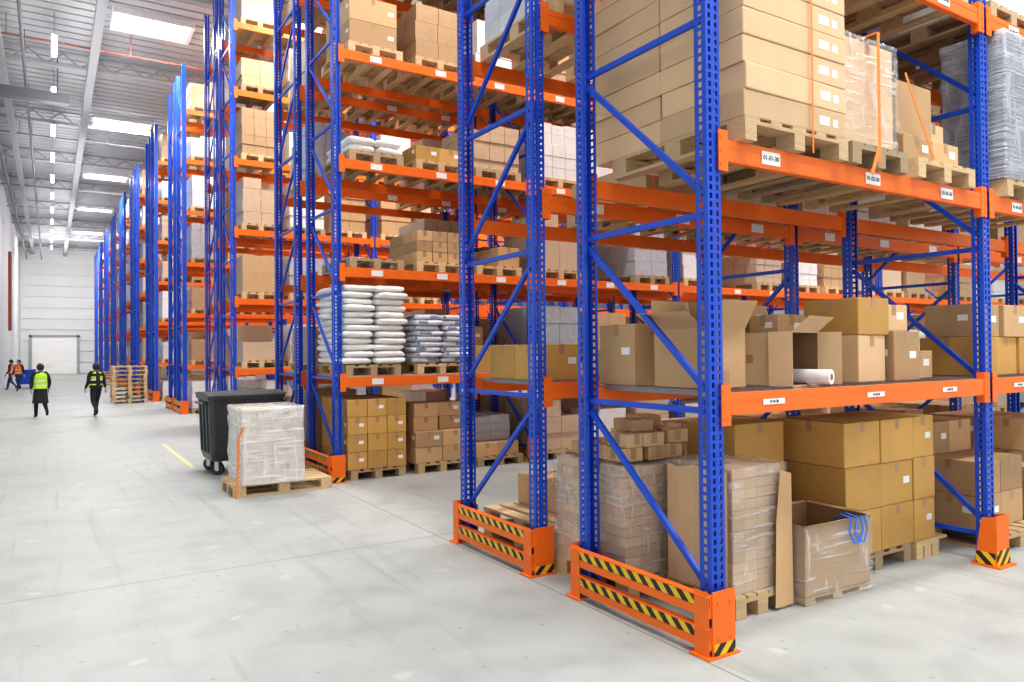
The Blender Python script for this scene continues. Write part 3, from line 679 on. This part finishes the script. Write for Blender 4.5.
# ------------------------------------------------------------ aisle objects
o=pallet(1.41*U,5.52*U,0,.8,1.2,False,math.pi/2,"pale wooden pallet on the aisle floor","wooden pallets on the floor")
AX=1.12
boxes(AX*U,5.27*U,.146,2,2,4,(.345,.36,.225),CARDW,"whitish carton in a film-wrapped stack",group="film-wrapped cartons in the aisle",tagp=0,jit=.006)
o=put("film_wrap",None,(AX*U+.357,5.27*U+.372,.146),label="milky stretch film wrapped around pale cartons",cat="stretch film")
shell((0,0,0),.76,.79,.935,FILMW,11,parent=o,amp=.02)
b=MB(); b.bar((0,0,.60),(-.03,-.01,-.135),.022,.004,up=(1,0,0)); b.bar((0,0,.60),(.05,-.02,.7),.022,.004); put("orange_strap",b.mesh("orange_strap",[STRAP]),(1.09*U,5.24*U,.146),label="orange strap hanging beside the wrapped cartons",cat="strap")
def bin_obj():
    b=MB()
    lv=[(.20,.46,.36),(.30,.49,.40),(.95,.515,.43),(1.08,.52,.44),(1.08,.545,.46),(1.13,.545,.46)]
    prev=None
    for z,rx,ry in lv:
        s=len(b.v); c=.05
        ring=[(-rx+c,-ry),(rx-c,-ry),(rx,-ry+c),(rx,ry-c),(rx-c,ry),(-rx+c,ry),(-rx,ry-c),(-rx,-ry+c)]
        b.v+=[(x,y,z) for x,y in ring]
        if prev is not None:
            for i in range(8): j=(i+1)%8; b.f.append((prev+i,prev+j,s+j,s+i)); b.m.append(0)
        else: b.f.append(tuple(range(s+7,s-1,-1))); b.m.append(0)
        prev=s
    for i in range(-2,3):
        b.bar((i*.19,-.405,.32),(i*.19,-.445,1.05),.03,.03); b.bar((i*.19,.405,.32),(i*.19,.445,1.05),.03,.03)
    for i in(-1,0,1): b.bar((-.495,i*.22,.32),(-.52,i*.22,1.05),.03,.03,up=(0,1,0)); b.bar((.495,i*.22,.32),(.52,i*.22,1.05),.03,.03,up=(0,1,0))
    for s in(-1,1): b.cyl((s*.57,-.3,1.02),(s*.57,.3,1.02),.02,8); 
    root=put("wheeled_waste_container",None,(1.06*U+.55,6.55*U,0),rz=.03,label="dark grey wheeled plastic waste container with lid",cat="waste container")
    put("body",b.mesh("body",[BINM]),parent=root)
    b=MB(); n=8
    for i in range(n):
        t0=math.pi*i/n;t1=math.pi*(i+1)/n
        y0,z0=-math.cos(t0)*.465,1.135+math.sin(t0)*.045; y1,z1=-math.cos(t1)*.465,1.135+math.sin(t1)*.045
        b.poly([(-.55,y0,z0),(.55,y0,z0),(.55,y1,z1),(-.55,y1,z1)])
    for s in(-1,1): b.poly([(s*.55,-math.cos(math.pi*i/n)*.465,1.135+math.sin(math.pi*i/n)*.045) for i in range(n+1)])
    for s in(-.36,.36): b.box(s-.07,s+.07,-.51,-.46,1.11,1.14)
    put("lid",b.mesh("lid",[BINM]),parent=root)
    b=MB(); b.cyl((-.025,0,.09),(.025,0,.09),.09,20); b.cyl((-.03,0,.09),(.03,0,.09),.035,12,1); b.box(-.04,-.03,-.03,.03,.07,.2,1); b.box(.03,.04,-.03,.03,.07,.2,1); b.box(-.04,.04,-.04,.04,.19,.205,1)
    cm=b.mesh("caster",[RUB,STEEL])
    for sx in(-1,1):
        for sy in(-1,1): put("caster",cm,(sx*.38,sy*.28,0),rz=.4*sx+1.2,parent=root)
bin_obj()
for q in range(9): pallet(1.36*U,16.9*U,q*.1455,1.1,1.2,False,random.uniform(-.03,.03),"wooden pallet in a stack on the aisle floor","stacked pallets in the main aisle")
for q in range(5): pallet(1.45*U,27*U,q*.1455,.8,1.2,False,math.pi/2,"wooden pallet in a stack on the aisle floor","stacked pallets in the main aisle")

# ------------------------------------------------------------ merge the farthest repeats into one heap each
def merge_far(lst,keep,name,label,cat,group):
    prot=[o for o in lst if o["label"].startswith("wooden pallet in a stack")]
    rest=sorted([o for o in lst if o not in prot],key=lambda o:Vector(o.location).length)
    far=rest[keep-len(prot):]
    if not far: return
    vs=[];fs=[];ms=[];mats=[]
    for o in far:
        M=Matrix.Translation(o.location)@Matrix.Rotation(o.rotation_euler.z,4,'Z'); me=o.data; k=len(vs)
        mm=me.materials[0]
        if mm not in mats: mats.append(mm)
        mi=mats.index(mm)
        vs+=[tuple(M@v.co) for v in me.vertices]
        for p in me.polygons: fs.append(tuple(k+i for i in p.vertices)); ms.append(mi)
        bpy.data.objects.remove(o)
    me=bpy.data.meshes.new(name); me.from_pydata(vs,[],fs)
    for m in mats: me.materials.append(m)
    me.polygons.foreach_set("material_index",ms); me.update()
    put(name,me,label=label,cat=cat,group=group,kind="stuff")
merge_far(ALLP,280,"wooden_pallet","many pale wooden pallets on distant rack levels","pallet","wooden pallets on the racks")
merge_far(ALLL,280,"wrapped_pallet_load","many shrink-wrapped pallet loads on distant rack levels","pallet load","wrapped loads on the racks")

# ------------------------------------------------------------ people
SKIN=mat("skin",(.62,.38,.27),.5,0,.05,8)
BLACK=mat("black_cloth",(.018,.019,.024),.8,0,.2,9)
HIV=mat("hi_vis_yellow",(.50,.85,.05),.6,0,.05,8,emis=0)
HIO=mat("hi_vis_orange",(.85,.22,.05),.6,0,.05,8)
REFL=mat("reflective_tape",(.75,.76,.76),.3,0,.02,8)
HAIR=mat("dark_hair",(.03,.02,.015),.6,0,.2,20)
NAVY=mat("navy_trousers",(.03,.05,.14),.8,0,.2,9)
def person(loc,ht,rz,vest,trous,coat,label,stride=1,open_vest=False):
    vs=[];rs=[];es=[]
    def V(p,r): vs.append(Vector(p)*ht); rs.append(r*ht); return len(vs)-1
    def chain(a,pts):
        for p,r in pts:
            n=V(p,r); es.append((a,n)); a=n
        return a
    pel=V((0,0,.52),.075)
    ch=chain(pel,[((0,0,.60),.072),((0,0,.70),.082),((0,-.005,.775),.078)])
    chain(ch,[((0,0,.825),.04),((0,.004,.855),.033),((0,.008,.895),.05),((0,.006,.935),.05),((0,.002,.968),.032)])
    hands=[]
    for s in(-1,1):
        f=s*stride
        w=chain(ch,[((s*.085,-.003,.80),.044),((s*.118,-.0,.755),.038),((s*.142,-.015*f-.01,.64),.031),((s*.148,.05*f+.02,.535),.022),((s*.149,.062*f+.023,.51),.017),((s*.149,.07*f+.025,.485),.02),((s*.149,.075*f+.027,.465),.018)])
        hands.append((s,vs[w].copy()/ht,f))
        if f>0: chain(pel,[((s*.050,-.01,.49),.064),((s*.060,-.02,.28),.042),((s*.062,-.16,.14),.029),((s*.062,-.185,.11),.026),((s*.066,-.15,.05),.02)])
        else: chain(pel,[((s*.048,.01,.49),.064),((s*.045,.085,.29),.042),((s*.04,.12,.06),.029),((s*.04,.12,.035),.026),((s*.045,.195,.022),.02)])
    for s,w,f in hands:
        for i,L in enumerate((.030,.036,.034,.027)):
            off=Vector((0,-.012+.008*i,-.005)); base=w+off
            a=V(base,.0055); 
            idx=min(range(len(vs)-1),key=lambda q:(vs[q]-w*ht).length); es.append((idx,a))
            chain(a,[(base+Vector((0,.002,-L*.5)),.005),(base+Vector((-s*.006,.006,-L)),.0042)])
        base=w+Vector((-s*.004,.018,.012)); a=V(base,.0065); es.append((idx,a)); chain(a,[(base+Vector((-s*.003,.012,-.014)),.0055),(base+Vector((-s*.006,.015,-.026)),.0045)])
    me=bpy.data.meshes.new("person"); me.from_pydata([tuple(v) for v in vs],es,[])
    o=bpy.data.objects.new("tmp",me); col.objects.link(o)
    sk=o.modifiers.new("s",'SKIN')
    for i,v in enumerate(me.skin_vertices[0].data): v.radius=(rs[i]*1.0,rs[i]*(1.0 if i>6 else .8)); v.use_root=(i==0)
    sb=o.modifiers.new("b",'SUBSURF'); sb.levels=2; sb.render_levels=2
    dg=bpy.context.evaluated_depsgraph_get(); dg.update(); m2=bpy.data.meshes.new_from_object(o.evaluated_get(dg)); bpy.data.objects.remove(o)
    m2.materials.clear()
    for m in(BLACK,SKIN,trous,RUB): m2.materials.append(m)
    for v in m2.vertices:
        z=v.co.z/ht
        if .89<z<.915 and abs(v.co.x)<.018*ht and v.co.y>.03*ht: v.co.y+=.014*ht
    for p in m2.polygons:
        c=p.center/ht; p.use_smooth=True
        if c.z>.84 or (abs(c.x)>.115 and c.z<.525): p.material_index=1
        elif c.z<.05: p.material_index=3
        elif c.z<.53: p.material_index=2
        else: p.material_index=0
    body=put("person",m2,loc,rz=rz,label=label,cat="person")
    def garment(name,rings,mats,mi,cols=None):
        b=MB(); n=24; prev=None
        for k,(z,rx,ry,cy) in enumerate(rings):
            s=len(b.v)
            for i in range(n):
                t=2*math.pi*i/n; fo=1+.03*math.sin(t*5+k)
                b.v.append((rx*ht*math.copysign(abs(math.cos(t))**.8,math.cos(t))*fo,(cy+ry*math.copysign(abs(math.sin(t))**.85,math.sin(t))*fo)*ht,z*ht))
            if prev is not None:
                for i in range(n):
                    j=(i+1)%n; b.f.append((prev+i,prev+j,s+j,s+i))
                    mm=mi[k-1]
                    if cols and i in cols: mm=2
                    b.m.append(mm)
            prev=s
        put(name,b.mesh(name,mats,smooth=True),parent=body)
    if coat: garment("coat",[(.27,.125,.125,-.02),(.40,.112,.105,-.01),(.52,.10,.085,0),(.62,.092,.075,0),(.75,.10,.07,-.003),(.80,.095,.062,-.003),(.828,.055,.045,0)],[BLACK],[0]*6)
    garment("safety_vest",[(.53,.112,.096,0),(.58,.105,.09,0),(.60,.104,.088,0),(.66,.104,.085,0),(.68,.104,.084,0),(.74,.106,.080,-.003),(.79,.10,.072,-.003),(.822,.06,.05,0)],[vest,REFL,BLACK],[0,1,0,1,0,0,0] if not open_vest else [2,0,2,1,0,2,0],cols=(17,18) if open_vest else None)
    b=MB(); n=20; mth=8
    for j in range(mth+1):
        p=math.pi*.78*j/mth
        for i in range(n):
            t=2*math.pi*i/n; fr=1 if math.sin(t)<.3 else (1-.6*(math.sin(t)-.3)/.7)
            pp=p*fr
            b.v.append((math.sin(pp)*math.cos(t)*.058*ht,(math.sin(pp)*math.sin(t)*.062-.002)*ht,(.913+math.cos(pp)*.073)*ht))
    for j in range(mth):
        for i in range(n): a=(i+1)%n; b.f.append((j*n+i,j*n+a,(j+1)*n+a,(j+1)*n+i)); b.m.append(0)
    put("hair",b.mesh("hair",[HAIR],smooth=True),parent=body)
    b=MB()
    for s in(-1,1): b.cyl((s*.045*ht,.006*ht,.905*ht),(s*.060*ht,.0,.908*ht),.011*ht,8)
    put("ear",b.mesh("ear",[SKIN],smooth=True),parent=body)
    b=MB()
    for s in(-1,1): b.cyl((s*.018*ht,.048*ht,.918*ht),(s*.018*ht,.055*ht,.918*ht),.005*ht,8)
    b.box(-.014*ht,.014*ht,.048*ht,.054*ht,.884*ht,.887*ht)
    put("eyes_and_mouth",b.mesh("eyes_and_mouth",[INK]),parent=body)
    return body
person((-.13*U,13.66*U,0),.87*U,0.25,HIV,BLACK,True,"person in long black coat and yellow-green safety vest, walking away",1)
person((.617*U,13.4*U,0),.87*U,.35,HIV,BLACK,False,"person in black clothes and yellow-green safety vest, walking away",-1,True)
person((-.72*U,24*U,0),.87*U,2.6,HIO,NAVY,False,"person in orange safety vest standing by the wall",1)
person((-.93*U,25.0*U,0),.87*U,1.2,HIO,NAVY,False,"person in orange safety vest beside a blue cart",-1)
b=MB(); b.box(-.4,.4,-.6,.6,.2,.9); b.box(-.43,.43,-.63,.63,.88,.95)
for sx in(-1,1):
    for sy in(-1,1): b.cyl((sx*.32-.03,sy*.5,.09),(sx*.32+.03,sy*.5,.09),.09,12,1); b.box(sx*.32-.04,sx*.32+.04,sy*.5-.04,sy*.5+.04,.1,.2,1)
put("blue_crate_cart",b.mesh("blue_crate_cart",[BLUE,RUB]),(-.60*U,26.2*U,0),label="blue plastic crate cart beside the wall",cat="cart")

# ------------------------------------------------------------ world, camera
w=bpy.data.worlds.new("world"); sc.world=w; w.use_nodes=True
w.node_tree.nodes["Background"].inputs[0].default_value=(.95,.97,1,1); w.node_tree.nodes["Background"].inputs[1].default_value=1.12
cam=bpy.data.cameras.new("camera"); co=bpy.data.objects.new("camera",cam); col.objects.link(co)
cam.sensor_width=36; cam.lens=735/1024*36; cam.clip_end=300
yaw=math.radians(32.15); pit=math.radians(.7); rol=math.radians(.5)
f=Vector((math.sin(yaw)*math.cos(pit),math.cos(yaw)*math.cos(pit),math.sin(pit))); r0=Vector((math.cos(yaw),-math.sin(yaw),0)); u0=r0.cross(f)
up=u0*math.cos(rol)+r0*math.sin(rol); rt=r0*math.cos(rol)-u0*math.sin(rol)
M=Matrix((( rt.x,up.x,-f.x,0),(rt.y,up.y,-f.y,0),(rt.z,up.z,-f.z,U),(0,0,0,1)))
co.matrix_world=M; sc.camera=co
print("BOXES",NB,"OBJ",len(bpy.data.objects))
